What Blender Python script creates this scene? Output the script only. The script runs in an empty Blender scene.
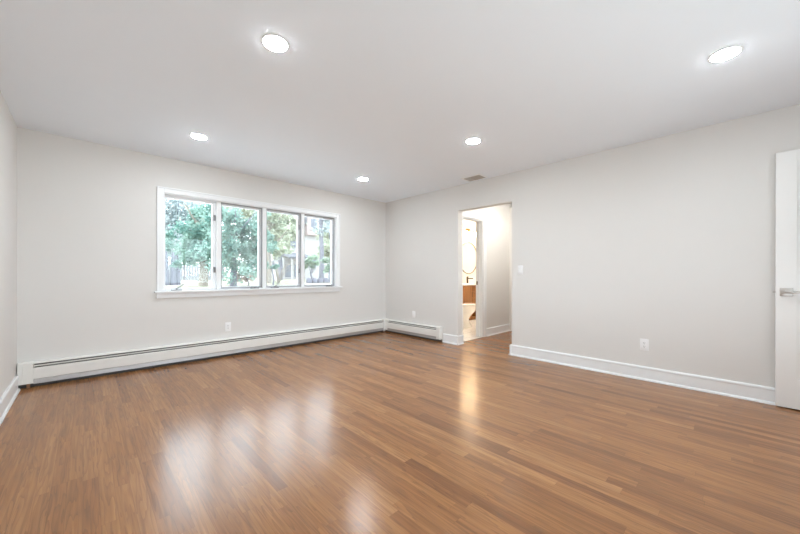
import bpy, bmesh, math, random
from mathutils import Vector, Matrix
R = math.radians
SC = bpy.context.scene
COL = SC.collection
random.seed(7)

# ------------------------------------------------------------------ camera
F_PX = 326.5
cam = bpy.data.cameras.new('camera')
cam.sensor_fit = 'HORIZONTAL'; cam.sensor_width = 36.0
cam.lens = F_PX / 800 * 36.0
cam.shift_y = (275.11 - 267) / 800
cam.clip_start = 0.02; cam.clip_end = 300
cam_ob = bpy.data.objects.new('camera', cam); COL.objects.link(cam_ob)
yaw, roll = 0.7662, 0.0017
cam_ob.matrix_world = (Matrix.Translation((-4.11, -4.6629, 1.0649)) @ Matrix.Rotation(-yaw, 4, 'Z')
                       @ Matrix.Rotation(R(90), 4, 'X') @ Matrix.Rotation(roll, 4, 'Z'))
SC.camera = cam_ob

# ------------------------------------------------------------------ world, sun, exposure
W = bpy.data.worlds.new('world'); SC.world = W; W.use_nodes = True
bgn = W.node_tree.nodes['Background']
bgn.inputs[0].default_value = (0.80, 0.90, 1.0, 1); bgn.inputs[1].default_value = 6.0
sun = bpy.data.lights.new('sun', 'SUN'); sun.energy = 1.6; sun.angle = R(3); sun.color = (1, .95, .86)
so = bpy.data.objects.new('sun', sun); COL.objects.link(so)
so.rotation_euler = Vector((0.75, 0.0, -0.62)).to_track_quat('-Z', 'Y').to_euler()
VS = SC.view_settings
VS.view_transform = 'Standard'; VS.look = 'None'; VS.exposure = 0.38; VS.gamma = 1.0; VS.use_curve_mapping = False
LAMP = 190.0          # ceiling diffusers
VANITY = 55.0         # bathroom bulbs
SC.cycles.use_denoising = True
SC.cycles.max_bounces = 14; SC.cycles.diffuse_bounces = 8; SC.cycles.glossy_bounces = 5
SC.cycles.transparent_max_bounces = 12; SC.cycles.sample_clamp_indirect = 6.0

def portal(name, loc, rot, sx, sy):
    l = bpy.data.lights.new(name, 'AREA'); l.shape = 'RECTANGLE'; l.size = sx; l.size_y = sy
    l.cycles.is_portal = True
    o = bpy.data.objects.new(name, l); COL.objects.link(o); o.location = loc; o.rotation_euler = rot
portal('window_portal', (-2.28, 0.17, 1.45), (R(-90), 0, 0), 2.36, 1.17)
def area(name, loc, direction, sx, sy, power, col=(1, 1, 1)):
    l = bpy.data.lights.new(name, 'AREA'); l.shape = 'RECTANGLE'; l.size = sx; l.size_y = sy; l.energy = power; l.color = col
    o = bpy.data.objects.new(name, l); COL.objects.link(o); o.location = loc
    o.rotation_euler = Vector(direction).to_track_quat('-Z', 'Y').to_euler(); return o
area('front_fill_light', (-2.6, -5.55, 1.40), (0, 1, .10), 2.6, 1.3, .6, (.92, .97, 1))  # added fill light just inside the unseen front window
area('ceiling_fill_uplight', (-2.9, -5.45, .40), (-.12, .75, 1), 2.8, .7, 25, (.80, .92, 1))  # added uplight behind the camera, brightens the ceiling
area('door_side_fill_light', (-.45, -5.63, 1.15), (-.8, .6, -.5), .75, 1.8, 8, (.95, .97, 1))  # added fill at the room door, lifts the right side of the floor
area('hall_fill_light', (1.0, -2.3, 2.42), (0, 0, -1), .9, .4, 13, (1, .96, .90))  # added area light without a fixture, brightens the hall
area('bathroom_fill_light', (2.3, -.8, 2.42), (0, 0, -1), .6, .6, 24, (1, .89, .76))  # added warm fill without a fixture, makes the bathroom glow

# ------------------------------------------------------------------ materials
def new_mat(name):
    m = bpy.data.materials.new(name); m.use_nodes = True
    nt = m.node_tree; return m, nt, nt.nodes['Principled BSDF']
def N(nt, t, **kw):
    n = nt.nodes.new(t)
    for k, v in kw.items(): setattr(n, k, v)
    return n
def L(nt, a, b): nt.links.new(a, b)
def math_n(nt, op, a, b=None, c=None):
    n = N(nt, 'ShaderNodeMath', operation=op)
    for i, v in enumerate((a, b, c)):
        if v is None: continue
        if isinstance(v, (int, float)): n.inputs[i].default_value = v
        else: L(nt, v, n.inputs[i])
    return n.outputs[0]
def mix_rgb(nt, fac, a, b, mode='MIX'):
    n = N(nt, 'ShaderNodeMix', data_type='RGBA', blend_type=mode)
    for s, v in ((n.inputs[0], fac), (n.inputs[6], a), (n.inputs[7], b)):
        if isinstance(v, (int, float)): s.default_value = v
        elif isinstance(v, tuple): s.default_value = (*v, 1) if len(v) == 3 else v
        else: L(nt, v, s)
    return n.outputs[2]
def plain(name, col, rough=.5, metal=0, spec=.5, vary=0.03, scale=6, bump=0, bscale=200, coat=0):
    m, nt, p = new_mat(name)
    p.inputs['Roughness'].default_value = rough; p.inputs['Metallic'].default_value = metal
    p.inputs['Specular IOR Level'].default_value = spec
    p.inputs['Coat Weight'].default_value = coat
    tc = N(nt, 'ShaderNodeTexCoord')
    ns = N(nt, 'ShaderNodeTexNoise'); ns.inputs['Scale'].default_value = scale; ns.inputs['Detail'].default_value = 3
    L(nt, tc.outputs['Object'], ns.inputs['Vector'])
    d = tuple(max(0, c * (1 - vary)) for c in col); u = tuple(min(1, c * (1 + vary)) for c in col)
    L(nt, mix_rgb(nt, ns.outputs['Fac'], d, u), p.inputs['Base Color'])
    if bump:
        b2 = N(nt, 'ShaderNodeTexNoise'); b2.inputs['Scale'].default_value = bscale; b2.inputs['Detail'].default_value = 2
        L(nt, tc.outputs['Object'], b2.inputs['Vector'])
        b = N(nt, 'ShaderNodeBump'); b.inputs['Strength'].default_value = bump; b.inputs['Distance'].default_value = .002
        L(nt, b2.outputs['Fac'], b.inputs['Height']); L(nt, b.outputs['Normal'], p.inputs['Normal'])
    return m
def emit(name, col, strength):
    m, nt, p = new_mat(name)
    p.inputs['Base Color'].default_value = (.9, .9, .9, 1)
    p.inputs['Emission Color'].default_value = (*col, 1); p.inputs['Emission Strength'].default_value = strength
    return m

M = {}
M['wall'] = plain('wall_paint', (.755, .742, .72), .75, vary=.008, bump=.12, bscale=260, spec=.25)
M['hall_wall'] = plain('hall_paint', (.755, .742, .72), .75, vary=.008, bump=.12, bscale=260, spec=.25)
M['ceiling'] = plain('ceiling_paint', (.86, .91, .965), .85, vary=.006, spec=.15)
M['trim'] = plain('white_trim_paint', (.87, .885, .895), .35, vary=.006)
M['door'] = plain('door_paint', (.86, .86, .845), .4, vary=.006)
M['heater'] = plain('heater_enamel', (.85, .845, .81), .35, vary=.01)
M['heater_dark'] = plain('heater_inside_and_shade', (.10, .095, .09), .6, vary=.1)  # also colours the strips that stand for shade
M['heater_fin'] = plain('aluminium_fins', (.52, .50, .50), .45, metal=.6, vary=.05, scale=30)
M['copper'] = plain('copper_pipe', (.50, .28, .17), .4, metal=.8)
M['plate'] = plain('white_plastic', (.90, .905, .91), .35, vary=.004)
M['slot'] = plain('dark_slots', (.12, .12, .12), .6)
M['nickel'] = plain('satin_nickel', (.60, .57, .54), .36, metal=1, vary=.04, scale=40)
M['bronze'] = plain('dark_bronze', (.10, .075, .055), .35, metal=.7, vary=.1)
M['gun'] = plain('grey_hardware', (.30, .30, .31), .4, metal=.5)
M['screen_frame'] = plain('grey_screen_frame', (.34, .34, .35), .45, metal=.2)
M['vinyl'] = plain('white_window_vinyl', (.86, .87, .89), .4, vary=.006)
M['grille_in'] = plain('duct_inside', (.22, .20, .18), .7)
M['grille'] = plain('grille_enamel', (.46, .445, .42), .45)
M['porcelain'] = plain('porcelain', (.90, .88, .85), .12, vary=.004, coat=.4)
M['quartz'] = plain('quartz_top', (.90, .88, .85), .2, vary=.02)
M['bath_wall'] = plain('bath_paint', (.88, .85, .80), .6, vary=.01)
M['shelf'] = plain('shelf_paint', (.84, .82, .78), .5, vary=.006)
M['diffuser'] = emit('lamp_diffuser', (.90, .96, 1.0), LAMP)
M['bulb'] = emit('warm_bulb_glass', (1.0, .72, .42), VANITY)
M['gold'] = plain('brass_fixture', (.45, .30, .13), .3, metal=1)

# mirror
m, nt, p = new_mat('mirror_glass'); p.inputs['Metallic'].default_value = 1; p.inputs['Roughness'].default_value = .02
p.inputs['Base Color'].default_value = (.92, .92, .90, 1); M['mirror'] = m
# window glass: thin pane
m, nt, p = new_mat('window_glass')
out = nt.nodes['Material Output']; tr = N(nt, 'ShaderNodeBsdfTransparent'); gl = N(nt, 'ShaderNodeBsdfGlossy'); mx = N(nt, 'ShaderNodeMixShader')
tr.inputs[0].default_value = (.95, .97, .96, 1); gl.inputs['Roughness'].default_value = .02
fr = N(nt, 'ShaderNodeFresnel'); fr.inputs[0].default_value = 1.45
L(nt, math_n(nt, 'MULTIPLY', fr.outputs[0], .7), mx.inputs[0]); L(nt, tr.outputs[0], mx.inputs[1]); L(nt, gl.outputs[0], mx.inputs[2]); L(nt, mx.outputs[0], out.inputs[0])
M['glass'] = m
# insect screen: fine mesh, mostly open
m, nt, p = new_mat('screen_mesh')
out = nt.nodes['Material Output']; tr = N(nt, 'ShaderNodeBsdfTransparent'); df = N(nt, 'ShaderNodeBsdfDiffuse'); mx = N(nt, 'ShaderNodeMixShader')
df.inputs[0].default_value = (.55, .55, .56, 1); mx.inputs[0].default_value = .10
L(nt, tr.outputs[0], mx.inputs[1]); L(nt, df.outputs[0], mx.inputs[2]); L(nt, mx.outputs[0], out.inputs[0])
M['screen'] = m

# oak strip floor, strips along Y
m, nt, p = new_mat('oak_strip_floor')
tc = N(nt, 'ShaderNodeTexCoord'); sp = N(nt, 'ShaderNodeSeparateXYZ'); L(nt, tc.outputs['Object'], sp.inputs[0])
SW = .0572
xr = math_n(nt, 'DIVIDE', sp.outputs[0], SW); row = math_n(nt, 'FLOOR', xr); fx = math_n(nt, 'FRACT', xr)
wn = N(nt, 'ShaderNodeTexWhiteNoise', noise_dimensions='1D'); L(nt, row, wn.inputs['W'])
ln = math_n(nt, 'MULTIPLY_ADD', wn.outputs['Value'], .55, .55)
wn2 = N(nt, 'ShaderNodeTexWhiteNoise', noise_dimensions='1D'); L(nt, math_n(nt, 'ADD', row, 51.3), wn2.inputs['W'])
yr = math_n(nt, 'ADD', math_n(nt, 'DIVIDE', sp.outputs[1], ln), math_n(nt, 'MULTIPLY', wn2.outputs['Value'], 9.0))
pl_i = math_n(nt, 'FLOOR', yr); fy = math_n(nt, 'FRACT', yr)
cmb = N(nt, 'ShaderNodeCombineXYZ'); L(nt, row, cmb.inputs[0]); L(nt, pl_i, cmb.inputs[1])
wn3 = N(nt, 'ShaderNodeTexWhiteNoise', noise_dimensions='3D'); L(nt, cmb.outputs[0], wn3.inputs['Vector'])
ramp = N(nt, 'ShaderNodeValToRGB'); L(nt, wn3.outputs['Value'], ramp.inputs[0])
e = ramp.color_ramp.elements
FLOOR_COLS = [(0.0, (.235, .100, .040)), (.12, (.295, .130, .050)), (.45, (.335, .152, .058)), (.75, (.36, .166, .063)), (1.0, (.41, .197, .080))]
e[0].position, e[0].color = 0, (*FLOOR_COLS[0][1], 1); e[1].position, e[1].color = 1, (*FLOOR_COLS[-1][1], 1)
for po, c in FLOOR_COLS[1:-1]:
    q = e.new(po); q.color = (*c, 1)
# per-plank shifted coordinates for the grain
vadd = N(nt, 'ShaderNodeVectorMath', operation='MULTIPLY_ADD')
L(nt, wn3.outputs['Color'], vadd.inputs[0]); vadd.inputs[1].default_value = (7, 13, 3); L(nt, tc.outputs['Object'], vadd.inputs[2])
mp = N(nt, 'ShaderNodeMapping'); mp.inputs['Scale'].default_value = (70, 2.6, 1); L(nt, vadd.outputs[0], mp.inputs[0])
g1 = N(nt, 'ShaderNodeTexNoise'); g1.inputs['Scale'].default_value = 1; g1.inputs['Detail'].default_value = 5; g1.inputs['Distortion'].default_value = .6
L(nt, mp.outputs[0], g1.inputs['Vector'])
mp2 = N(nt, 'ShaderNodeMapping'); mp2.inputs['Scale'].default_value = (22, 1.5, 1); L(nt, vadd.outputs[0], mp2.inputs[0])
g2 = N(nt, 'ShaderNodeTexNoise'); g2.inputs['Scale'].default_value = 1; g2.inputs['Detail'].default_value = 2
L(nt, mp2.outputs[0], g2.inputs['Vector'])
rings = math_n(nt, 'FRACT', math_n(nt, 'MULTIPLY', g2.outputs['Fac'], 8.0))       # cathedral rings
rings = math_n(nt, 'POWER', rings, 3.0)
fine = N(nt, 'ShaderNodeMapRange'); L(nt, g1.outputs['Fac'], fine.inputs[0]); fine.inputs[1].default_value = .35; fine.inputs[2].default_value = .7
fine.inputs[3].default_value = .80; fine.inputs[4].default_value = 1.15
col = mix_rgb(nt, 1.0, ramp.outputs[0], fine.outputs[0], 'MULTIPLY')
wringw = math_n(nt, 'MULTIPLY', rings, .38)
col = mix_rgb(nt, wringw, col, (.105, .055, .032))
bl = N(nt, 'ShaderNodeTexNoise'); bl.inputs['Scale'].default_value = .8; bl.inputs['Detail'].default_value = 2; L(nt, tc.outputs['Object'], bl.inputs['Vector'])
blr = N(nt, 'ShaderNodeMapRange'); L(nt, bl.outputs['Fac'], blr.inputs[0]); blr.inputs[3].default_value = .88; blr.inputs[4].default_value = 1.14
col = mix_rgb(nt, 1.0, col, blr.outputs[0], 'MULTIPLY')
edx = math_n(nt, 'MINIMUM', fx, math_n(nt, 'SUBTRACT', 1.0, fx)); edy = math_n(nt, 'MULTIPLY', math_n(nt, 'MINIMUM', fy, math_n(nt, 'SUBTRACT', 1.0, fy)), 14.0)
seam = math_n(nt, 'LESS_THAN', math_n(nt, 'MINIMUM', edx, edy), .016)
col = mix_rgb(nt, math_n(nt, 'MULTIPLY', seam, .30), col, (.09, .045, .025))
L(nt, col, p.inputs['Base Color'])
rg = N(nt, 'ShaderNodeMapRange'); L(nt, g1.outputs['Fac'], rg.inputs[0]); rg.inputs[3].default_value = .17; rg.inputs[4].default_value = .29
L(nt, rg.outputs[0], p.inputs['Roughness'])
p.inputs['Specular IOR Level'].default_value = .5
bm_ = N(nt, 'ShaderNodeBump'); bm_.inputs['Strength'].default_value = .10; bm_.inputs['Distance'].default_value = .0012
L(nt, math_n(nt, 'SUBTRACT', g1.outputs['Fac'], math_n(nt, 'MULTIPLY', seam, .6)), bm_.inputs['Height']); L(nt, bm_.outputs[0], p.inputs['Normal'])
M['floor'] = m

# walnut-like vanity wood, grain vertical
m, nt, p = new_mat('vanity_wood')
tc = N(nt, 'ShaderNodeTexCoord'); mp = N(nt, 'ShaderNodeMapping'); mp.inputs['Scale'].default_value = (22, 22, 1.4); L(nt, tc.outputs['Object'], mp.inputs[0])
g = N(nt, 'ShaderNodeTexNoise'); g.inputs['Scale'].default_value = 1.2; g.inputs['Detail'].default_value = 4; L(nt, mp.outputs[0], g.inputs['Vector'])
rp = N(nt, 'ShaderNodeValToRGB'); L(nt, g.outputs['Fac'], rp.inputs[0])
rp.color_ramp.elements[0].position = .3; rp.color_ramp.elements[0].color = (.19, .072, .016, 1)
rp.color_ramp.elements[1].position = .7; rp.color_ramp.elements[1].color = (.36, .155, .04, 1)
L(nt, rp.outputs[0], p.inputs['Base Color']); p.inputs['Roughness'].default_value = .4; M['vwood'] = m
# marble tile
m, nt, p = new_mat('marble_tile')
tc = N(nt, 'ShaderNodeTexCoord'); br = N(nt, 'ShaderNodeTexBrick'); L(nt, tc.outputs['Object'], br.inputs['Vector'])
br.inputs['Scale'].default_value = 1; br.inputs['Brick Width'].default_value = .6; br.inputs['Row Height'].default_value = .3; br.inputs['Mortar Size'].default_value = .004
br.inputs['Color1'].default_value = (.86, .83, .79, 1); br.inputs['Color2'].default_value = (.82, .79, .75, 1); br.inputs['Mortar'].default_value = (.6, .57, .53, 1)
ns = N(nt, 'ShaderNodeTexNoise'); ns.inputs['Scale'].default_value = 3; ns.inputs['Detail'].default_value = 8; ns.inputs['Distortion'].default_value = 2.0; L(nt, tc.outputs['Object'], ns.inputs['Vector'])
v = math_n(nt, 'ABSOLUTE', math_n(nt, 'SUBTRACT', ns.outputs['Fac'], .5)); v = math_n(nt, 'LESS_THAN', v, .018)
L(nt, mix_rgb(nt, math_n(nt, 'MULTIPLY', v, .3), br.outputs[0], (.45, .42, .40)), p.inputs['Base Color']); p.inputs['Roughness'].default_value = .2; M['marble'] = m

def leaf_mat(name, a, b, trans=.45):
    m, nt, p = new_mat(name)
    tc = N(nt, 'ShaderNodeTexCoord'); ns = N(nt, 'ShaderNodeTexNoise'); ns.inputs['Scale'].default_value = 2.3; ns.inputs['Detail'].default_value = 4
    L(nt, tc.outputs['Object'], ns.inputs['Vector'])
    mr = N(nt, 'ShaderNodeMapRange'); L(nt, ns.outputs['Fac'], mr.inputs[0]); mr.inputs[1].default_value = .35; mr.inputs[2].default_value = .65
    c = mix_rgb(nt, mr.outputs[0], a, b)
    out = nt.nodes['Material Output']; df = N(nt, 'ShaderNodeBsdfDiffuse'); tl = N(nt, 'ShaderNodeBsdfTranslucent'); mx = N(nt, 'ShaderNodeMixShader'); mx.inputs[0].default_value = trans
    L(nt, c, df.inputs[0]); L(nt, c, tl.inputs[0]); L(nt, df.outputs[0], mx.inputs[1]); L(nt, tl.outputs[0], mx.inputs[2]); L(nt, mx.outputs[0], out.inputs[0])
    return m
M['leaf_teal'] = leaf_mat('teal_leaves', (.11, .22, .19), (.33, .45, .39))
M['leaf_pale'] = leaf_mat('pale_leaves', (.34, .41, .42), (.62, .65, .66))
M['leaf_yellow'] = leaf_mat('yellow_green_leaves', (.36, .41, .32), (.62, .63, .52))
M['leaf_green'] = leaf_mat('green_shrub_leaves', (.25, .36, .27), (.42, .50, .40))
M['leaf_rust'] = leaf_mat('rusty_leaves', (.34, .25, .22), (.48, .40, .36))
M['bark_pale'] = plain('pale_bark', (.24, .21, .18), .9, vary=.2, scale=8)
M['bark_grey'] = plain('grey_bark', (.15, .15, .18), .9, vary=.2, scale=8)
M['fence'] = plain('weathered_fence', (.22, .22, .23), .85, vary=.1, scale=3)
M['siding'] = plain('pale_siding', (.38, .365, .36), .7, vary=.02)
M['brickpink'] = plain('faded_brick', (.37, .295, .28), .85, vary=.12, scale=14)
M['roof'] = plain('grey_shingles', (.13, .135, .15), .9, vary=.12, scale=10)
M['pane_grey'] = plain('dark_window_glass', (.12, .13, .16), .15)
M['stone'] = plain('grey_stone', (.12, .12, .15), .9, vary=.2, scale=4)
m, nt, p = new_mat('lawn')
tc = N(nt, 'ShaderNodeTexCoord'); ns = N(nt, 'ShaderNodeTexNoise'); ns.inputs['Scale'].default_value = .6; ns.inputs['Detail'].default_value = 6; L(nt, tc.outputs['Object'], ns.inputs['Vector'])
rp = N(nt, 'ShaderNodeValToRGB'); L(nt, ns.outputs['Fac'], rp.inputs[0])
rp.color_ramp.elements[0].position = .35; rp.color_ramp.elements[0].color = (.19, .21, .12, 1); rp.color_ramp.elements[1].position = .62; rp.color_ramp.elements[1].color = (.26, .225, .18, 1)
L(nt, rp.outputs[0], p.inputs['Base Color']); p.inputs['Roughness'].default_value = .95; M['lawn'] = m
M['reflector'] = plain('pale_bounce_surface', (.80, .80, .80), .85, vary=.04, scale=2)  # kept very pale so the added slab throws daylight upward

# ------------------------------------------------------------------ mesh helpers (world coordinates in, local to the parent out)
class B:
    def __init__(s): s.bm = bmesh.new()
    def box(s, x0, x1, y0, y1, z0, z1, bev=0, seg=2):
        b = s.bm
        v = [b.verts.new(p) for p in ((x0,y0,z0),(x1,y0,z0),(x1,y1,z0),(x0,y1,z0),(x0,y0,z1),(x1,y0,z1),(x1,y1,z1),(x0,y1,z1))]
        fs = [b.faces.new([v[i] for i in q]) for q in ((0,3,2,1),(4,5,6,7),(0,1,5,4),(1,2,6,5),(2,3,7,6),(3,0,4,7))]
        if bev:
            ed = list({e for f in fs for e in f.edges})
            bmesh.ops.bevel(b, geom=ed, offset=bev, segments=seg, affect='EDGES', profile=.5)
        return s
    def prism(s, pts, axis, a0, a1):
        """closed 2D outline swept along axis: 'x' -> pts are (y,z), 'y' -> (x,z), 'z' -> (x,y)"""
        def P(p, a): return {'x': (a, p[0], p[1]), 'y': (p[0], a, p[1]), 'z': (p[0], p[1], a)}[axis]
        b = s.bm; A = [b.verts.new(P(p, a0)) for p in pts]; C = [b.verts.new(P(p, a1)) for p in pts]
        n = len(pts); fs = [b.faces.new(A), b.faces.new(C[::-1])]
        for i in range(n): fs.append(b.faces.new((A[i], C[i], C[(i+1) % n], A[(i+1) % n])))
        bmesh.ops.recalc_face_normals(b, faces=fs)
        return s
    def tube(s, pts, r, seg=12, cap=True):
        b = s.bm; pts = [Vector(p) for p in pts]; rs = r if isinstance(r, (list, tuple)) else [r] * len(pts)
        rings = []
        for i, p in enumerate(pts):
            d = (pts[min(i+1, len(pts)-1)] - pts[max(i-1, 0)]).normalized()
            u = d.orthogonal().normalized() if i == 0 else (u - d * u.dot(d)).normalized()
            w = d.cross(u)
            rings.append([b.verts.new(p + (u * math.cos(2*math.pi*k/seg) + w * math.sin(2*math.pi*k/seg)) * rs[i]) for k in range(seg)])
        fs = []
        for i in range(len(rings)-1):
            for k in range(seg): fs.append(b.faces.new((rings[i][k], rings[i][(k+1) % seg], rings[i+1][(k+1) % seg], rings[i+1][k])))
        if cap: fs.append(b.faces.new(rings[0][::-1])); fs.append(b.faces.new(rings[-1]))
        return s
    def loft(s, secs, seg=32):
        """secs: (z, cx, cy, rx, ry[, power]) stacked superellipses"""
        b = s.bm; rings = []
        for q in secs:
            z, cx, cy, rx, ry = q[:5]; n = q[5] if len(q) > 5 else 2
            ring = []
            for k in range(seg):
                t = 2*math.pi*k/seg; c, d = math.cos(t), math.sin(t)
                ring.append(b.verts.new((cx + rx*math.copysign(abs(c)**(2/n), c), cy + ry*math.copysign(abs(d)**(2/n), d), z)))
            rings.append(ring)
        for i in range(len(rings)-1):
            for k in range(seg): b.faces.new((rings[i][k], rings[i][(k+1) % seg], rings[i+1][(k+1) % seg], rings[i+1][k]))
        b.faces.new(rings[0][::-1]); b.faces.new(rings[-1])
        return s
    def lathe(s, prof, c, axis='z', seg=40, closed=False):
        b = s.bm; rings = []
        for r, h in prof:
            ring = []
            for k in range(seg):
                t = 2*math.pi*k/seg; a, d = r*math.cos(t), r*math.sin(t)
                p = {'z': (a, d, h), 'y': (a, h, d), 'x': (h, a, d)}[axis]
                ring.append(b.verts.new(Vector(p) + Vector(c)))
            rings.append(ring)
        fs = []
        rng = range(len(rings)) if closed else range(len(rings)-1)
        for i in rng:
            j = (i+1) % len(rings)
            for k in range(seg): fs.append(b.faces.new((rings[i][k], rings[i][(k+1) % seg], rings[j][(k+1) % seg], rings[j][k])))
        if not closed:
            for rr, rev in ((rings[0], True), (rings[-1], False)):
                fs.append(b.faces.new(rr[::-1] if rev else rr))
        bmesh.ops.recalc_face_normals(b, faces=fs)
        return s
    def build(s, name, mat, parent=None, smooth=False):
        off = Vector((0, 0, 0)); q = parent
        while q is not None: off += q.location; q = q.parent
        if off.length: bmesh.ops.translate(s.bm, verts=s.bm.verts, vec=-off)
        me = bpy.data.meshes.new(name); s.bm.to_mesh(me); s.bm.free()
        me.materials.append(mat)
        if smooth:
            for f in me.polygons: f.use_smooth = True
            me.set_sharp_from_angle(angle=R(35))
        o = bpy.data.objects.new(name, me); COL.objects.link(o)
        if parent is not None: o.parent = parent
        return o

def thing(name, label, cat, loc, group=None):
    o = bpy.data.objects.new(name, None); COL.objects.link(o); o.location = loc
    o.empty_display_size = .1
    o['label'] = label; o['category'] = cat
    if group: o['group'] = group
    return o
def tag(o, label=None, cat=None, group=None, kind=None):
    if label: o['label'] = label
    if cat: o['category'] = cat
    if group: o['group'] = group
    if kind: o['kind'] = kind
    return o
def struct(o, label=None, cat=None): return tag(o, label, cat, kind='structure')
def clone(root, loc, label):
    c = root.copy(); COL.objects.link(c); c.location = loc; c['label'] = label
    for ch in list(root.children):
        d = ch.copy(); COL.objects.link(d); d.parent = c
        for g in list(ch.children):
            h = g.copy(); COL.objects.link(h); h.parent = d
    return c

# ------------------------------------------------------------------ room shell
H = 2.44; XL = -4.572; YF = -5.66; BX = 3.9; BY = .25
fl = B(); fl.box(-4.75, .0, YF - 1.6, .0, -.08, 0); fl.box(0, 2.25, -2.75, -1.54, -.08, 0); fl.box(0, .3, YF - 1.6, -2.75, -.08, 0)
struct(fl.build('floor', M['floor']), 'glossy brown oak strip floor of the empty room', 'floor')
struct(B().box(0.0, BX + .1, -1.54, BY + .1, -.08, .003).build('floor_bathroom', M['marble']), 'pale marble tile floor behind the bathroom doorway', 'floor')
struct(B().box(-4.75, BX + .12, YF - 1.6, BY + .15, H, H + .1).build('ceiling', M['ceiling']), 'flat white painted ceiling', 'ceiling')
def wall_x(name, y0, y1, xs, holes, mat, z1=H):
    """wall running along X; holes (xa, xb, za, zb)"""
    b = B(); x = xs[0]
    for xa, xb, za, zb in holes:
        b.box(x, xa, y0, y1, 0, z1)
        if za > 0: b.box(xa, xb, y0, y1, 0, za)
        b.box(xa, xb, y0, y1, zb, z1); x = xb
    b.box(x, xs[1], y0, y1, 0, z1)
    return b.build(name, mat)
def wall_y(name, x0, x1, ys, holes, mat, z1=H):
    b = B(); y = ys[0]
    for ya, yb, za, zb in holes:
        b.box(x0, x1, y, ya, 0, z1)
        if za > 0: b.box(x0, x1, ya, yb, 0, za)
        b.box(x0, x1, ya, yb, zb, z1); y = yb
    b.box(x0, x1, y, ys[1], 0, z1)
    return b.build(name, mat)
WX0, WX1, WZ0, WZ1 = -3.457, -1.104, .875, 2.025
OY0, OY1, OZ = -2.552, -1.672, 2.055
struct(wall_x('wall_back', 0, .15, (XL - .15, .0), [(WX0, WX1, WZ0 - .03, WZ1)], M['wall']))
struct(wall_y('wall_right', 0, .115, (YF, BY + .12), [(OY0, OY1, 0, OZ)], M['wall']))
struct(wall_y('wall_left', XL - .15, XL, (YF, 0), [], M['wall']))
FX0, FX1 = -3.9, -1.3
struct(wall_x('wall_front', YF - .14, YF, (XL - .15, .115), [(FX0, FX1, .8, 2.1), (-.85, -.045, 0, 2.085)], M['wall']))
cw = B(); cw.box(-1.25, -1.13, YF - 1.5, YF - .14, 0, H); cw.box(.0, .115, YF - 1.5, YF - .14, 0, H); cw.box(-1.25, .115, YF - 1.6, YF - 1.5, 0, H)
struct(cw.build('wall_corridor', M['wall']))
# hall behind the right wall
HY = -1.60
DX0, DX1, DZ = .205, .806, 2.005
struct(wall_x('wall_hall', HY, HY + .12, (.115, BX), [(DX0, DX1, 0, DZ)], M['hall_wall']))
struct(B().box(.115, 2.25, -2.76, -2.64, 0, H).build('wall_hall_near', M['hall_wall']))
struct(B().box(2.17, 2.27, -2.64, HY, 0, H).build('wall_hall_end', M['hall_wall']))
struct(B().box(.115, BX, BY, BY + .12, 0, H).build('wall_bathroom_back', M['bath_wall']))
struct(B().box(BX - .1, BX, HY + .12, BY, 0, H).build('wall_bathroom_right', M['bath_wall']))
lb = B().box(.115, .135, HY + .12, BY, .003, H); struct(lb.build('wall_bathroom_left', M['bath_wall']))

# baseboards: board, thin cap bead and shoe moulding, one profile
BH = .138
def prof(s):      # (offset from wall, z)
    return [(0, 0), (s*.030, 0), (s*.029, .010), (s*.024, .017), (s*.016, .020), (s*.016, BH-.026), (s*.019, BH-.022), (s*.019, BH-.012), (s*.014, BH-.002), (s*.012, BH), (0, BH)]
struct(B().prism([(0 + a, z) for a, z in prof(-1)], 'y', -4.98 - .68, OY0).prism([(OY0 - .0, 0), (OY0 + .0, 0)] and [(OY0 + a, z) for a, z in prof(1)], 'x', -.030, .115).build('baseboard_right', M['trim']))
struct(B().prism([(0 + a, z) for a, z in prof(-1)], 'y', OY1, -1.40).prism([(OY1 + a, z) for a, z in prof(-1)], 'x', -.030, .125).build('baseboard_right_far', M['trim']))
struct(B().prism([(XL + a, z) for a, z in prof(1)], 'y', YF, -.075).build('baseboard_left', M['trim']))
struct(B().prism([(HY + a, z) for a, z in prof(-1)], 'x', .908, 1.752).build('baseboard_hall', M['trim']))
struct(B().prism([(YF + a, z) for a, z in prof(1)], 'x', XL + .031, -.93).build('baseboard_front', M['trim']))

# bathroom door frame (casing and jamb with stop)
c = B()
for y0, y1 in ((HY - .018, HY),):
    c.box(DX1, DX1 + .092, y0, y1, 0, DZ + .088, .003); c.box(DX0 - .07, DX0, y0, y1, 0, DZ + .088, .003); c.box(DX0, DX1, y0, y1, DZ, DZ + .088, .003)
    c.box(DX1 + .074, DX1 + .092, y0 - .008, y0, 0, DZ + .088, .002); c.box(DX0 - .07, DX1 + .092, y0 - .008, y0, DZ + .07, DZ + .088, .002)
c.box(DX1 - .016, DX1, HY, HY + .12, 0, DZ - .016); c.box(DX0, DX0 + .016, HY, HY + .12, 0, DZ - .016); c.box(DX0, DX1, HY, HY + .12, DZ - .016, DZ)
c.box(DX1 - .028, DX1 - .016, HY + .04, HY + .075, 0, DZ - .028); c.box(DX0 + .016, DX0 + .028, HY + .04, HY + .075, 0, DZ - .028); c.box(DX0, DX1, HY + .04, HY + .075, DZ - .028, DZ - .016)
fr_ = struct(c.build('trim_1', M['trim']), 'white door casing around the bathroom doorway', 'door frame')
tag(B().box(DX1 - .018, DX1 - .0155, HY + .085, HY + .11, .90, .96).build('strike_plate', M['bronze'], fr_), 'dark strike plate')
# threshold strip
struct(B().box(DX0, DX1, HY - .01, HY + .12, 0, .010, .004).build('trim_2', M['marble']), 'pale marble threshold under the bathroom doorway', 'threshold')

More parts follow.
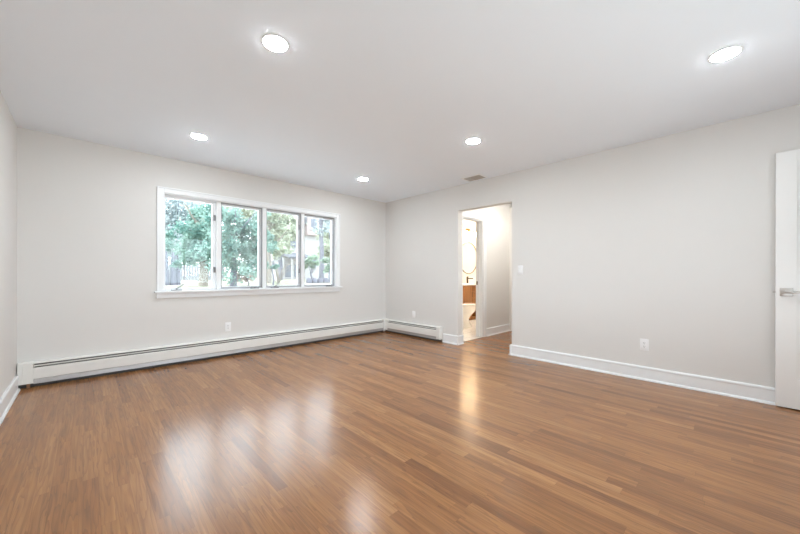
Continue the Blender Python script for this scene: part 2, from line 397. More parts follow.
# built-in shelves closing the hall
sh = thing('built_in_shelf', 'white built-in shelving at the far end of the hall, seen edge-on past the opening', 'shelves', (1.77, -2.1, 0))
b = B(); b.box(1.755, 1.775, HY - .055, HY - .0005, 0, 2.36); b.box(1.755, 1.775, -2.635, -2.57, 0, 2.36); b.box(1.755, 1.775, -2.57, HY - .055, 2.28, 2.36); b.build('face_frame', M['shelf'], sh)
for y0, y1 in ((HY - .055, HY - .037), (-2.6, -2.582)): B().box(1.775, 2.16, y0, y1, 0, 2.36).build('side_panel', M['shelf'], sh)
B().box(2.15, 2.165, -2.58, HY - .055, 0, 2.36).build('back_panel', M['shelf'], sh)
for z in (.07, .44, .82, 1.19, 1.57, 1.90): B().box(1.757, 2.15, -2.58, HY - .056, z - .03, z, .002).build('shelf', M['shelf'], sh)

# ------------------------------------------------------------------ window
win = struct(bpy.data.objects.new('window_1', None)); COL.objects.link(win); win.location = (-2.28, 0, .875)
tag(win, 'wide white casement window of four panels with trees outside', 'window')
b = B()
cx0, cx1, cz1 = -3.522, -1.039, 2.085
b.box(cx0, WX0 + .004, -.020, 0, WZ0, cz1, .003); b.box(WX1 - .004, cx1, -.020, 0, WZ0, cz1, .003); b.box(WX0 + .004, WX1 - .004, -.020, 0, WZ1 - .004, cz1, .003)
b.box(cx0 - .001, cx0 + .014, -.027, -.018, WZ0, cz1 + .001, .002); b.box(cx1 - .014, cx1 + .001, -.027, -.018, WZ0, cz1 + .001, .002); b.box(cx0, cx1, -.027, -.018, cz1 - .014, cz1 + .001, .002)
b.build('casing', M['trim'], win)
b = B(); b.box(cx0 - .022, cx1 + .030, -.058, 0, WZ0 - .022, WZ0, .005, 3); b.box(WX0, WX1, -.002, .145, WZ0 - .03, WZ0 - .0005)
b.build('sill', M['trim'], win)
B().box(cx0 - .004, cx1 + .010, -.020, 0, WZ0 - .085, WZ0 - .022, .004).box(cx0 - .004, cx1 + .010, -.030, -.018, WZ0 - .036, WZ0 - .022, .003).build('apron', M['trim'], win)
b = B(); b.box(WX0, WX0 + .012, 0, .145, WZ0, WZ1); b.box(WX1 - .012, WX1, 0, .145, WZ0, WZ1); b.box(WX0 + .012, WX1 - .012, 0, .145, WZ1 - .012, WZ1)
b.build('jamb', M['trim'], win)
UW = (WX1 - WX0) / 4
for i in (1, 2, 3):
    x = WX0 + UW * i; B().box(x - .026, x + .026, .012, .14, WZ0, WZ1 - .012, .003).build('mullion', M['trim'], win)
for i in range(4):
    xa = WX0 + UW*i + (.026 if i else .012); xb = WX0 + UW*(i+1) - (.026 if i < 3 else .012); za, zb = WZ0, WZ1 - .012
    fw = .034; fl_, fr2 = .014, .042
    b = B(); y0, y1 = .055, .095
    b.box(xa, xa + fl_, y0, y1, za, zb, .003); b.box(xb - fr2, xb, y0, y1, za, zb, .003); b.box(xa + fl_, xb - fr2, y0, y1, za, za + fw, .003); b.box(xa + fl_, xb - fr2, y0, y1, zb - fw, zb, .003)
    sash = b.build('sash', M['vinyl'], win)
    B().box(xa + fl_ - .004, xb - fr2 + .004, .071, .077, za + fw - .004, zb - fw + .004).build('pane', M['glass'], sash)
    if i:                                          # slim grey screen with its mesh
        g = .012; y0, y1 = .030, .042
        b = B(); b.box(xa + .001, xa + g, y0, y1, za + .014, zb - .001); b.box(xb - g, xb - .001, y0, y1, za + .014, zb - .001); b.box(xa + g, xb - g, y0, y1, za + .014, za + .014 + g); b.box(xa + g, xb - g, y0, y1, zb - g, zb - .001)
        scn = tag(b.build('screen', M['screen_frame'], win), 'grey framed insect screen')
        B().box(xa + g, xb - g, .0355, .0365, za + .014 + g, zb - g).build('screen_mesh', M['screen'], scn)
    # operator crank at the hinge side
    xk = xa + .12 if i in (0, 2) else xb - .11
    b = B(); b.box(xk - .055, xk + .055, -.010, .030, za + .0005, za + .013, .004)
    b.tube([(xk, .004, za + .012), (xk, .004, za + .030)], .010)
    if i in (0, 2): b.tube([(xk, .004, za + .026), (xk + .05, -.006, za + .062), (xk + .066, -.008, za + .076)], [.006, .006, .008])
    else: b.tube([(xk - .045, -.003, za + .024), (xk + .005, .004, za + .026), (xk + .04, .0, za + .022)], [.007, .006, .005])
    tag(b.build('crank_handle', M['gun'], win), 'grey folding crank handle')
    # two cam locks on the other side
    for z in (1.80, 1.13):
        b = B()
        if i in (0, 2): b.box(xb - .028, xb - .004, .034, .056, z - .036, z + .036, .003); b.tube([(xb - .016, .036, z - .015), (xb - .018, .018, z + .02)], [.007, .005])
        else: b.box(xa - .001, xa + .008, .018, .046, z - .035, z + .035, .003); b.tube([(xa + .006, .025, z - .01), (xa + .014, .018, z + .03)], [.005, .004])
        tag(b.build('lock', M['gun'], win), 'grey metal sash lock')
# unseen window added behind the camera to let in fill daylight
w2 = struct(bpy.data.objects.new('fill_window', None)); COL.objects.link(w2); w2.location = (-2.6, YF, .8)
b = B(); ya, yb = YF - .13, YF + .018
for x0, x1 in ((FX0 - .07, FX0 + .01), (FX1 - .01, FX1 + .07)): b.box(x0, x1, YF, yb, .8, 2.17)
b.box(FX0 + .01, FX1 - .01, YF, yb, 2.09, 2.17); b.box(FX0 - .09, FX1 + .09, YF - .12, YF + .05, .775, .80)
for x in (FX0 + .02, (FX0*2 + FX1)/3, (FX0 + FX1*2)/3, FX1 - .02): b.box(x - .025, x + .025, ya, YF - .06, .8, 2.1)
b.box(FX0, FX1, ya, YF - .06, 2.05, 2.1); b.box(FX0, FX1, ya, YF - .06, .8, .84); b.build('window_frame', M['trim'], w2)
B().box(FX0, FX1, YF - .10, YF - .094, .8, 2.1).build('pane', M['glass'], w2)

# ------------------------------------------------------------------ door folded back along the right wall
DXF, DXB = -.076, -.041; DY1, DY0 = -4.868, -5.628; DB, DT = .013, 2.060
dr = struct(bpy.data.objects.new('door_1', None)); COL.objects.link(dr); dr.location = (DXB, DY0, 0)
tag(dr, 'white panelled door standing open against the right wall', 'door')
b = B(); st = .112
b.box(DXF, DXB, DY1 - st, DY1, DB, DT, .0015); b.box(DXF, DXB, DY0, DY0 + st, DB, DT, .0015)
for z0, z1 in ((DT - .098, DT), (.86, 1.02), (DB, .24)): b.box(DXF, DXB, DY0 + st, DY1 - st, z0, z1)
for z0, z1 in ((1.02, DT - .098), (.24, .86)): b.box(DXF + .011, DXB - .011, DY0 + st, DY1 - st, z0, z1)
b.build('door_leaf', M['door'], dr)
hz, hy = .935, -4.924
hd = tag(B().box(DXF - .008, DXF, hy - .035, hy + .035, hz - .033, hz + .033, .002).build('door_handle', M['nickel'], dr, True), 'satin nickel lever handle on a square plate')
b = B(); b.tube([(DXF - .006, hy, hz), (DXF - .05, hy, hz)], .011, 16); b.box(DXF - .060, DXF - .046, hy - .125, hy + .012, hz - .011, hz + .009, .004); b.build('lever', M['nickel'], hd, True)
tag(B().box(-.066, -.052, DY1 - .001, DY1 + .017, hz - .010, hz + .010, .003).build('latch', M['nickel'], dr), 'small metal latch bolt')
for z in (.25, 1.03, 1.82): tag(B().tube([(DXB + .008, DY0, z - .045), (DXB + .008, DY0, z + .045)], .007).build('hinge', M['nickel'], dr), 'metal hinge')
c = B(); c.box(-.92, -.85, YF, YF + .018, 0, 2.15); c.box(-.85, -.045, YF, YF + .018, 2.085, 2.15); c.box(-.86, -.85, YF - .14, YF, 0, 2.085)
struct(c.build('trim_3', M['trim']), 'white casing of the room door', 'door frame')

# ------------------------------------------------------------------ baseboard heaters
def heater(root, axis, a0, a1, caps0, caps1, k=1.0):
    """axis 'x': runs along X on the back wall (Y = 0, front toward -Y); axis 'y': along Y on the right wall (X = 0, front toward -X).
    profile points are (offset from the wall toward the room, z); caps: widths of the cap pieces at each end"""
    D = -.068
    def pr(b, pts, u0, u1): return b.prism([(p, z * k) for p, z in pts], axis, u0, u1)
    b0 = a0 + sum(caps0); b1 = a1 - sum(caps1)
    b = B(); pr(b, [(-.001, .036), (-.006, .036), (-.006, .238), (D + .012, .238), (D + .004, .232), (D + .001, .234), (D + .008, .242), (D + .014, .246), (-.001, .248)], b0, b1); b.build('back_panel', M['heater'], root)
    b = B(); pr(b, [(D, .088), (D, .184), (D + .006, .192), (D + .016, .194), (D + .016, .192), (D + .007, .189), (D + .0025, .183), (D + .0025, .092), (D + .012, .084), (D + .010, .082)], b0, b1); b.build('front_cover', M['heater'], root)
    b = B(); pr(b, [(D + .004, .207), (D + .004, .217), (D + .012, .219), (D + .012, .217), (D + .006, .215), (D + .006, .207)], b0, b1); tag(b.build('damper', M['heater'], root), 'cream damper blade in the top slot')
    b = B(); pr(b, [(-.007, .198), (-.05, .198), (-.05, .065), (-.007, .065)], b0 + .005, b1 - .005); pr(b, [(-.0065, .199), (-.009, .199), (-.009, .2355), (D + .014, .2355), (D + .014, .2375), (-.0065, .2375)], b0, b1); pr(b, [(-.0068, .0), (-.0100, .0), (-.0100, .075), (-.0068, .075)], a0 + .002, a1 - .002)  # slot liner and toe strip put the shade in as dark pieces
    tag(b.build('element_and_shade_strips', M['heater_dark'], root), 'dark finned element, with dark strips standing for shade in the slot and floor gap')
    b = B(); pr(b, [(D + .010, .036), (D + .013, .034), (D + .016, .084), (D + .0135, .084)], b0, b1); tag(b.build('air_baffle', M['heater_fin'], root), 'grey lower baffle under the front cover')
    u = a0
    for w in caps0: cap(root, pr, D, u, u + w, w); u += w
    u = a1
    for w in caps1: cap(root, pr, D, u - w, u, w); u -= w
def cap(root, pr, D, u0, u1, w):
    e = .004 if w > .04 else .001
    b = B(); pr(b, [(-.001, .042), (D + .006, .042), (D - e, .048), (D - e, .238), (D + .010, .2465 + e), (-.001, .2475 + e)], u0 + .0006, u1 - .0006); b.build('end_cap', M['heater'], root)
hb = thing('baseboard_heater', 'long cream baseboard heater along the wall under the window', 'heater', (-2.3, -.03, 0))
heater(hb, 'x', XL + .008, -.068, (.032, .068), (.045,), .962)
hr = thing('baseboard_heater', 'short cream baseboard heater on the right wall, between the corner and the hall opening', 'heater', (-.03, -.7, 0))
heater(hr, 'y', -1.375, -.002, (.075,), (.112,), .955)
tag(B().tube([(XL + .075, -.045, .0), (XL + .075, -.045, .06)], .012).build('supply_pipe', M['copper'], hb), 'copper pipe under the left end')

# ------------------------------------------------------------------ plates
def plate(name, label, cat, wall, u, z, kind):
    """wall 'b': on the back wall at X = u; 'r': on the right wall at Y = u"""
    t = thing(name, label, cat, ((u, 0, z) if wall == 'b' else (0, u, z)))
    def bx(b, a0, a1, z0, z1, d0, d1, bev=0):
        if wall == 'b': b.box(u + a0, u + a1, -d1, -d0, z + z0, z + z1, bev)
        else: b.box(-d1, -d0, u + a0, u + a1, z + z0, z + z1, bev)
        return b
    bx(B(), -.036, .036, -.059, .059, .0002, .006, .003).build('cover_plate', M['plate'], t, True)
    if kind == 'outlet':
        bx(B(), -.017, .017, -.034, .034, .006, .0085, .001).build('receptacle', M['plate'], t)
        b = B()
        for zz in (-.017, .017):
            for a in (-.0075, .0045): bx(b, a, a + .003, zz - .002, zz + .007, .0080, .0088)
            bx(b, -.0025, .0025, zz - .011, zz - .006, .0080, .0088)
        tag(b.build('slots', M['slot'], t), 'dark plug slots'); 
    elif kind == 'switch':
        b = bx(B(), -.0165, .0165, -.033, .033, .006, .0085, .001); b.build('rocker_frame', M['plate'], t)
        if wall == 'r': B().prism([(-.0085, z - .030), (-.0085, z + .030), (-.0105, z + .030), (-.0145, z - .026), (-.0145, z - .030)], 'y', u - .0145, u + .0145).build('rocker', M['plate'], t)
    else:
        for zz in (-.042, .042):
            b = B()
            b.lathe([(.003, -.0075), (.003, -.006)], (0, u, z + zz), 'x', 12); b.build('screw', M['plate'], t)
    return t
plate('wall_outlet', 'white wall outlet on the back wall, below the window', 'outlet', 'b', -2.762, .381, 'outlet')
plate('blank_cover_plate', 'blank white cover plate above the short heater on the right wall', 'cover plate', 'r', -.742, .382, 'blank')
plate('wall_outlet', 'white wall outlet above the white baseboard of the right wall', 'outlet', 'r', -3.992, .359, 'outlet')
plate('light_switch', 'white rocker light switch beside the hall opening', 'light switch', 'r', -2.672, 1.135, 'switch')

# ------------------------------------------------------------------ ceiling lights and vent
lt = thing('recessed_light', 'round recessed ceiling light nearest the left end of the window wall', 'ceiling light', (-3.30, -.93, H), 'recessed ceiling lights')
B().lathe([(.067, 0), (.080, 0), (.080, -.001), (.077, -.0024), (.070, -.003), (.067, -.003)], (-3.30, -.93, H), 'z', 48, True).build('trim_ring', M['trim'], lt, True)
B().lathe([(.0668, -.001), (.0667, -.0034), (.062, -.0052), (.048, -.0072), (.025, -.0084), (.004, -.0088)], (-3.30, -.93, H), 'z', 48).build('diffuser', M['diffuser'], lt, True)
for loc, lab in (((-3.30, -2.75), 'round recessed ceiling light at top left of the photo, largest on the left half'),
                 ((-1.25, -.92), 'smallest round recessed ceiling light, nearest the far corner'),
                 ((-1.25, -2.77), 'round recessed ceiling light above the hall opening, beside the ceiling vent'),
                 ((-1.25, -4.60), 'round recessed ceiling light at top right, nearest the open white door')):
    clone(lt, (*loc, H), lab)
vt = thing('ceiling_vent', 'small white ceiling air vent near the top of the right wall', 'vent', (-.165, -2.075, H))
vx0, vx1, vy0, vy1 = -.25, -.08, -2.20, -1.95
b = B(); f = .028
b.box(vx0 - f, vx0, vy0 - f, vy1 + f, H - .008, H - .0003, .002); b.box(vx1, vx1 + f, vy0 - f, vy1 + f, H - .008, H - .0003, .002); b.box(vx0, vx1, vy0 - f, vy0, H - .008, H - .0003, .002); b.box(vx0, vx1, vy1, vy1 + f, H - .008, H - .0003, .002)
b.build('frame', M['trim'], vt)
tag(B().box(vx0, vx1, vy0, vy1, H - .002, H - .0005).build('duct_opening', M['grille_in'], vt), 'dark opening behind the louvers')
b = B()
for k in range(9):
    x = vx0 + .012 + k * .0182
    b.prism([(x, H - .002), (x + .012, H - .010), (x + .0135, H - .0095), (x + .0015, H - .002)], 'y', vy0, vy1 - .07)
for k in range(4):
    y = vy1 - .062 + k * .017
    b.prism([(y, H - .002), (y + .011, H - .010), (y + .0125, H - .0095), (y + .0015, H - .002)], 'x', vx0, vx1)
b.build('louver', M['grille'], vt)

# ------------------------------------------------------------------ bathroom
V0, V1, VF = 2.02, 3.72, -.31
va = thing('vanity', 'warm brown wood bathroom vanity with white top and faucet, behind the toilet', 'vanity', (2.85, VF, .003))
b = B(); b.box(V0, 2.44, VF + .02, BY - .005, .04, .83); b.box(2.44, 2.62, VF + .02, BY - .005, .38, .83); b.box(2.44, 2.62, BY - .03, BY - .005, .04, .38); b.box(2.62, V1, VF + .02, BY - .005, .04, .83)
b.box(V0, V1, VF + .06, BY - .02, .003, .04); b.build('cabinet_body', M['vwood'], va)
for x0, x1 in ((V0 + .006, 2.435), (2.63, 3.17), (3.18, V1 - .006)):
    dd = B().box(x0, x1, VF, VF + .02, .05, .822, .002).build('door', M['vwood'], va)
    B().tube([(x1 - .03, VF - .02, .55), (x1 - .03, VF - .02, .67)], .005).build('handle', M['bronze'], dd)
for k in range(3):
    z0 = .39 + k * .145; dd = B().box(2.445, 2.615, VF, VF + .02, z0, z0 + .138, .002).build('drawer', M['vwood'], va)
    B().tube([(2.49, VF - .018, z0 + .10), (2.57, VF - .018, z0 + .10)], .004).build('handle', M['bronze'], dd)
for z in (.06, .21): B().box(2.44, 2.62, VF + .005, BY - .03, z, z + .018).build('shelf', M['vwood'], va)
B().box(V0 - .01, V1 + .01, VF - .015, BY - .001, .83, .862, .003).build('countertop', M['quartz'], va)
B().loft([(.862, 2.885, -.05, .23, .15, 3), (.868, 2.885, -.05, .235, .155, 3)], 40).build('sink_rim', M['porcelain'], va, True)
fa = thing('faucet', 'dark bronze single-post bathroom faucet on the vanity top', 'faucet', (2.885, .13, .862))
B().tube([(2.885, .13, .8625), (2.885, .13, 1.03)], .024, 20).build('body', M['bronze'], fa, True)
B().tube([(2.885, .13, .985), (2.885, -.02, .985), (2.885, -.035, .972)], [.015, .014, .013], 14).build('spout', M['bronze'], fa, True)
B().box(2.88, 2.94, .125, .137, 1.03, 1.036, .002).build('lever', M['bronze'], fa)
mi = thing('round_mirror', 'large round mirror with thin dark frame above the vanity', 'mirror', (3.085, BY, 1.515))
B().lathe([(.4045, -.003), (.413, -.003), (.413, -.024), (.4045, -.024)], (3.085, BY, 1.515), 'y', 64, True).build('frame', M['bronze'], mi, True)
B().lathe([(.404, -.004), (.404, -.014)], (3.085, BY, 1.515), 'y', 64).build('glass', M['mirror'], mi, True)
vl = thing('vanity_light', 'brass bathroom wall light with three glowing glass shades above the mirror', 'wall light', (3.05, BY, 2.17))
B().box(2.76, 3.34, BY - .06, BY - .04, 2.205, 2.225, .003).box(2.98, 3.12, BY - .04, BY - .001, 2.16, 2.27, .003).build('bar', M['gold'], vl)
for x in (2.83, 3.05, 3.27):
    B().lathe([(.012, .075), (.02, .07), (.02, .045)], (x, BY - .09, 2.15), 'z', 20).box(x - .008, x + .008, BY - .09, BY - .05, 2.208, 2.222).build('socket', M['gold'], vl, True)
    B().lathe([(.022, .045), (.038, .03), (.046, -.02), (.042, -.06), (.02, -.07)], (x, BY - .09, 2.15), 'z', 24).build('shade', M['bulb'], vl, True)
ty, tt = -.76, 1.78          # toilet faces +X, bowl tip at tt
struct(B().box(.85, .95, -1.02, BY, 0.003, H).build('wall_bathroom_partition', M['bath_wall']))
to = thing('toilet', 'white toilet with closed lid, seen through the bathroom doorway', 'toilet', (tt - .36, ty, .003))
b = B(); b.loft([(.003, tt - .34, ty, .235, .115, 2.6), (.03, tt - .34, ty, .23, .112, 2.6), (.10, tt - .37, ty, .20, .100), (.18, tt - .38, ty, .19, .10), (.25, tt - .34, ty, .225, .125), (.31, tt - .30, ty, .275, .165), (.36, tt - .285, ty, .283, .182), (.42, tt - .29, ty, .284, .184), (.435, tt - .29, ty, .28, .182)], 40)
b.box(tt - .82, tt - .46, ty - .10, ty + .10, .003, .42, .02); b.build('bowl', M['porcelain'], to, True)
B().loft([(.436, tt - .30, ty, .295, .186), (.454, tt - .30, ty, .295, .186)], 40).build('seat', M['porcelain'], to, True)
B().loft([(.457, tt - .30, ty, .294, .184), (.474, tt - .30, ty, .294, .184), (.480, tt - .30, ty, .28, .172)], 40).build('lid', M['porcelain'], to, True)
tk = B().box(.955, 1.115, ty - .18, ty + .18, .425, .79, .02, 3).build('tank', M['porcelain'], to, True)
B().box(.951, 1.122, ty - .185, ty + .185, .79, .82, .008).build('tank_lid', M['porcelain'], tk, True)
B().tube([(1.115, ty + .13, .73), (1.13, ty + .13, .73), (1.135, ty + .06, .72)], .006).build('flush_lever', M['nickel'], to)

# ------------------------------------------------------------------ outdoors
def ground(y): return -.25 if y < 4.4 else -.25 + .9 * min(1, (y - 4.4) / 1.6)
bm = bmesh.new(); ys = [-30, .15, 1, 2, 3, 4.4, 5.2, 6, 9, 14, 20, 30, 60]
xs_ = [-40 + 5*i for i in range(21)]
gv = [[bm.verts.new((x, y, ground(y))) for x in xs_] for y in ys]
for i in range(len(ys)-1):
    for j in range(len(xs_)-1): bm.faces.new((gv[i][j], gv[i][j+1], gv[i+1][j+1], gv[i+1][j]))
g = B(); g.bm.free(); g.bm = bm; lw = g.build('lawn', M['lawn']); struct(lw, 'pale sunlit lawn outside the window', 'lawn')

struct(B().box(-9, 6, .16, 4.3, -.3, -.2).build('ceiling_bounce_slab', M['reflector']), 'pale paving added out of sight under the window to light the ceiling', 'reflector')  # unseen slab, added to reflect daylight onto the back of the ceiling
def at(px, y):      # X on the photo's ray px at world depth Y
    return -4.11 + (y + 4.663) * math.tan(yaw + math.atan((px - 400) / F_PX))
def zat(px, py, y):
    a = math.atan((px - 400) / F_PX); d = (y + 4.663) / math.cos(yaw + a) * math.cos(a)
    return 1.065 + (275.1 - py) / F_PX * d
def crown(blobs, n, size, rng):
    b = B(); bm = b.bm
    tot = sum(r[3]*r[4]*r[5] for r in blobs)
    for cx, cy, cz, rx, ry, rz in blobs:
        clumps = []
        for _ in range(max(6, int(26 * (rx*ry*rz) ** .5))):
            d = Vector((rng.gauss(0, 1), rng.gauss(0, 1), rng.gauss(0, 1))).normalized() * rng.uniform(.35, 1) 
            clumps.append((cx + d.x*rx, cy + d.y*ry, cz + d.z*rz, rng.uniform(.14, .30) * max(rx, rz)))
        for _ in range(int(n * rx*ry*rz / tot)):
            x, y, z, cr = rng.choice(clumps)
            p = Vector((x + rng.gauss(0, cr*.6), y + rng.gauss(0, cr*.6), z + rng.gauss(0, cr*.5)))
            u = Vector((rng.gauss(0, 1), rng.gauss(0, 1), rng.gauss(0, .6))).normalized(); w = u.orthogonal().normalized()
            w = (Matrix.Rotation(rng.uniform(0, 6.28), 3, u) @ w); s = size * rng.uniform(.6, 1.3)
            k = u.cross(w) * s * .12
            v = [bm.verts.new(q) for q in (p - u*s*.5, p + w*s*.3 + k, p + u*s*.5, p - w*s*.3 + k)]
            bm.faces.new(v)
    return b
def tree(name, label, cat, x, y, blobs, n, size, leaf, trunk=None, seed=1, bark='bark_grey', group=None):
    rng = random.Random(seed); z = ground(y)
    t = thing(name, label, cat, (x, y, z), group)
    crown(blobs, n, size, rng).build('crown', M[leaf], t)
    if trunk:
        r, h = trunk; b = B()
        b.tube([(x, y, z - .05), (x + .03, y, z + h*.3), (x - .04, y + .03, z + h*.65), (x + .02, y, z + h)], [r*1.25, r, r*.85, r*.5], 10)
        for k in range(5):
            a = rng.uniform(0, 6.28); hh = h * rng.uniform(.45, .9); q = Vector((math.cos(a), math.sin(a), 1.0)) * h * .3
            b.tube([(x, y, z + hh), Vector((x, y, z + hh)) + q*.5, Vector((x, y, z + hh)) + q + Vector((0, 0, .1))], [r*.45, r*.3, r*.12], 6)
        b.build('trunk', M[bark], t, True)
    return t
# big teal tree filling panels one and two
Y = 6.5; X = at(233, Y)
tree('leafy_tree', 'dense teal green tree filling the second window panel', 'tree', X, Y,
     [(X, Y, zat(238, 236, Y), .95, .8, 1.0), (at(228, Y), Y + .3, zat(228, 222, Y), .7, .7, .55), (at(250, Y), Y, zat(250, 252, Y), .7, .7, .55), (at(232, Y), Y - .2, zat(232, 262, Y), .75, .6, .4), (at(252, Y), Y, zat(252, 224, Y), .6, .6, .7), (at(226, Y), Y, zat(226, 246, Y), .5, .6, .6), (at(250, Y), Y, zat(250, 236, Y), .55, .5, .6), (at(236, Y), Y - .5, 1.15, .7, .4, .35), (at(254, Y), Y, zat(254, 264, Y), .4, .4, .35)], 10500, .10, 'leaf_teal', (.09, 2.2), 3)
Y = 9; X = at(203, Y)
tree('leafy_tree', 'light teal tree on a pale trunk behind the first window panel', 'tree', X, Y,
     [(at(198, Y), Y, zat(198, 240, Y), 1.0, .9, 1.0), (at(208, Y), Y, zat(208, 216, Y), .75, .8, .7), (at(190, Y), Y, zat(190, 257, Y), .7, .7, .4), (at(205, Y), Y - .2, zat(205, 258, Y), .7, .7, .45)], 8000, .12, 'leaf_teal', (.13, 2.6), 5, 'bark_pale')
Y = 16.5; X = at(176, Y)
tree('birch_tree', 'whitish sparse tree at the top left of the first window panel', 'tree', X, Y,
     [(at(174, Y), Y, zat(174, 212, Y), 2.2, 1.2, 1.7), (at(184, Y), Y, zat(184, 235, Y), 2.0, 1.2, 1.4), (at(170, Y), Y, zat(170, 245, Y), 1.4, 1.2, 1.0)], 10000, .17, 'leaf_pale', (.07, 5), 8)
Y = 11; X = at(168.5, Y)
t = thing('tree_trunk', 'grey tree trunk at the lower left of the first window panel', 'tree trunk', (X, Y, ground(Y)))
b = B()
for dx, r in ((-.12, .15), (.16, .11), (.32, .08)): b.tube([(X + dx, Y, ground(Y) - .05), (X + dx, Y, 1.0), (X + dx*1.1, Y + .03, 1.6), (X + dx*1.2, Y + .05, 2.0)], [r*1.15, r, r*.9, r*.7], 10)
b.build('bark', M['bark_grey'], t, True)
Y = 12; X = at(268, Y)
tree('leafy_tree', 'pale yellow green tree at the left of the third window panel', 'tree', X, Y,
     [(at(272, Y), Y, zat(272, 224, Y), 1.1, 1.0, 1.2), (at(262, Y), Y, zat(262, 210, Y), 1.4, 1, .8), (at(276, Y), Y, zat(276, 244, Y), .8, .8, .8), (at(243, Y), Y + 1, zat(243, 203, Y), 1.4, 1, .8)], 5200, .19, 'leaf_yellow', (.14, 3.2), 11, 'bark_pale')
Y = 8.5; X = at(273, Y)
tree('leafy_shrub', 'small teal shrub at the left edge of the third window panel', 'shrub', X, Y,
     [(at(271, Y), Y, zat(271, 248, Y), .35, .4, .55), (at(270, Y), Y, zat(270, 266, Y), .35, .4, .3)], 900, .13, 'leaf_teal', (.03, 1.0), 12)
Y = 8; X = at(248, Y)
tree('leafy_shrub', 'low rusty shrub at the foot of the dense teal tree', 'shrub', X, Y,
     [(at(248, Y), Y, .98, .45, .4, .22)], 600, .11, 'leaf_rust', (.02, .4), 13)
Y = 10; X = at(278, Y); z = ground(Y)
t = thing('bare_shrub', 'bare twiggy shrub arching at the bottom of the third window panel', 'shrub', (X, Y, z))
b = B(); rng = random.Random(4)
for k in range(16):
    a = rng.uniform(0, 6.28); h = rng.uniform(.6, 1.2); d = rng.uniform(.3, 1.1)
    b.tube([(X, Y, z - .03), (X + math.cos(a)*d*.35, Y + math.sin(a)*d*.35, z + h*.7), (X + math.cos(a)*d*.75, Y + math.sin(a)*d*.7, z + h), (X + math.cos(a)*d*1.15, Y + math.sin(a)*d, z + h*.95)], [.016, .012, .009, .004], 5)
b.build('twigs', M['bark_pale'], t)
Y = 12
for k, (px, py, rx, rz, lab, n) in enumerate(((311.5, 264, .55, .5, 'rounded green shrub left of the trunk in the fourth window panel', 1500), (330, 267, .55, .45, 'rounded green shrub right of the trunk in the fourth window panel', 1300))):
    X = at(px, Y); tree('leafy_shrub', lab, 'shrub', X, Y, [(X, Y, zat(px, py, Y), rx, .5, rz)], n, .15, 'leaf_green', (.05, .8), 20 + k)
Y = 14; X = at(321.5, Y)
tree('tall_tree', 'tall thin tree with bluish trunk in the fourth window panel', 'tree', X, Y,
     [(at(326, Y), Y, zat(326, 222, Y), 1.0, .8, 1.1), (at(330, Y), Y, zat(330, 212, Y), .8, .8, .8)], 900, .2, 'leaf_pale', (.14, 5.5), 31)
Y = 10.5; rng = random.Random(9)
for k, px in enumerate((309, 314.5, 320, 326, 331)):
    X = at(px, Y); z = ground(Y); r = .15
    st_ = B(); st_.loft([(z - .02, X, Y, r*.9, r*.7, 2.5), (z + .08, X, Y, r, r*.8, 2.4), (z + .2, X, Y + .02, r*.85, r*.65, 2.2), (z + .26, X, Y, r*.4, r*.35)], 14)
    tag(st_.build('stone', M['stone'], None, True), ('leftmost', 'second from left', 'middle', 'second from right', 'rightmost')[k] + ' of the grey edging stones in the fourth window panel', 'stone', 'edging stones outside')
for k, (px, py, Y, rx, rz, lf, lab) in enumerate((
        (280, 222, 20, 1.6, 2.4, 'leaf_yellow', 'pale yellow tree in front of the white house in the third window panel'),
        (331, 242, 17.5, .9, 1.7, 'leaf_yellow', 'pale autumn tree beside the house in the fourth window panel'),
        (232, 262, 44, 7.0, 3.6, 'leaf_yellow', 'distant pale tree far behind the dense teal tree'),
        (178, 250, 62, 8.0, 4.4, 'leaf_pale', 'distant whitish tree far behind the board fence'))):
    X = at(px, Y); tree('distant_tree', lab, 'tree', X, Y, [(X, Y, zat(px, py, Y), rx, 1.2, rz)], 3000, .34, lf, (.16, 4.5), 40 + k)
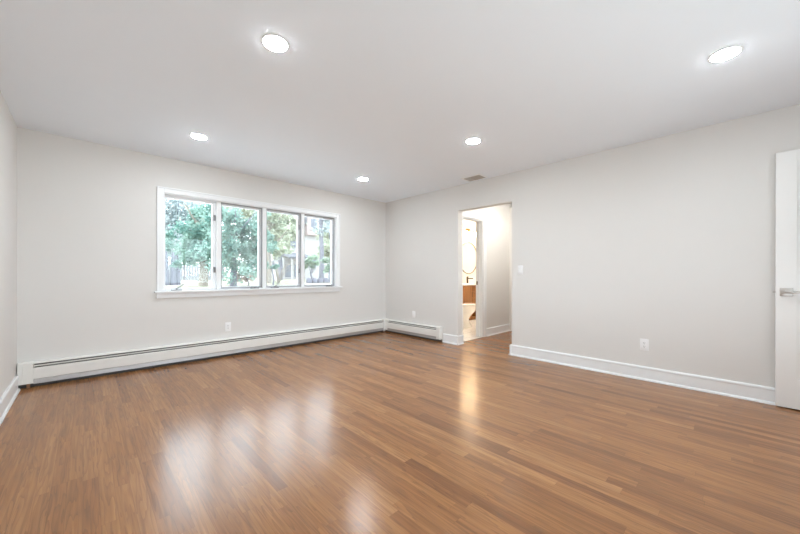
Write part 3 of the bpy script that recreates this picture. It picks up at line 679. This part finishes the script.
# board fence
Y = 20; x0, x1 = at(160, Y), at(222, Y); z = ground(Y)
t = thing('board_fence', 'weathered pale board fence beyond the first window panel', 'fence', ((x0 + x1)/2, Y, z))
b = B(); x = x0
while x < x1: b.box(x, x + .135, Y - .01, Y + .01, z + .05, z + 1.1); x += .15
b.build('boards', M['fence'], t)
b = B(); b.box(x0, x1, Y + .01, Y + .05, z + .25, z + .33); b.box(x0, x1, Y + .01, Y + .05, z + .85, z + .93); b.build('rails', M['fence'], t)
x = x0
while x < x1: B().box(x, x + .09, Y + .05, Y + .14, z - .1, z + 1.15).build('post', M['fence'], t); x += 2.0
# neighbour's house
Y = 26; z = ground(Y); hx0, hx1 = at(281, Y), at(345, Y)
t = thing('neighbor_house', 'white neighbouring house with pinkish brick upper gable, beyond the right window panels', 'house', ((hx0 + hx1)/2, Y + 4, z))
B().box(hx0, hx1, Y, Y + 8, z - .1, z + 5.6).build('walls', M['siding'], t)
bx0, bx1 = at(305, Y), at(321, Y)
B().box(bx0, bx1, Y - .5, Y, zat(312, 236, Y), z + 6.6).build('brick_bay', M['brickpink'], t)
B().prism([(hx0 - .4, z + 5.6), (hx1 + .4, z + 5.6), ((hx0 + hx1)/2, z + 9.5)], 'y', Y - .4, Y + 8.4).build('roof', M['roof'], t)
b = B(); zp = zat(290, 258, Y); b.prism([(Y - 2.2, zp), (Y - 2.2, zp - .15), (Y, zp + .35), (Y, zp + .5)], 'x', hx0 - .2, at(303, Y)); b.build('porch_roof', M['roof'], t)
for px in (283, 292, 301): X = at(px, Y - 2); B().box(X - .08, X + .08, Y - 2.1, Y - 1.94, z - .05, zp - .1).build('porch_post', M['siding'], t)
for px, py in ((291, 241), (297, 241), (311, 224), (288, 271), (297, 271), (326, 243), (313, 262)):
    X = at(px, Y); zz = zat(px, py, Y); yy = Y - .5 if px == 311 else Y
    f = B().box(X - .42, X + .42, yy - .07, yy - .001, zz - .72, zz + .72).build('window', M['siding'], t)
    B().box(X - .33, X + .33, yy - .09, yy - .068, zz - .62, zz + .62).build('pane', M['pane_grey'], f)
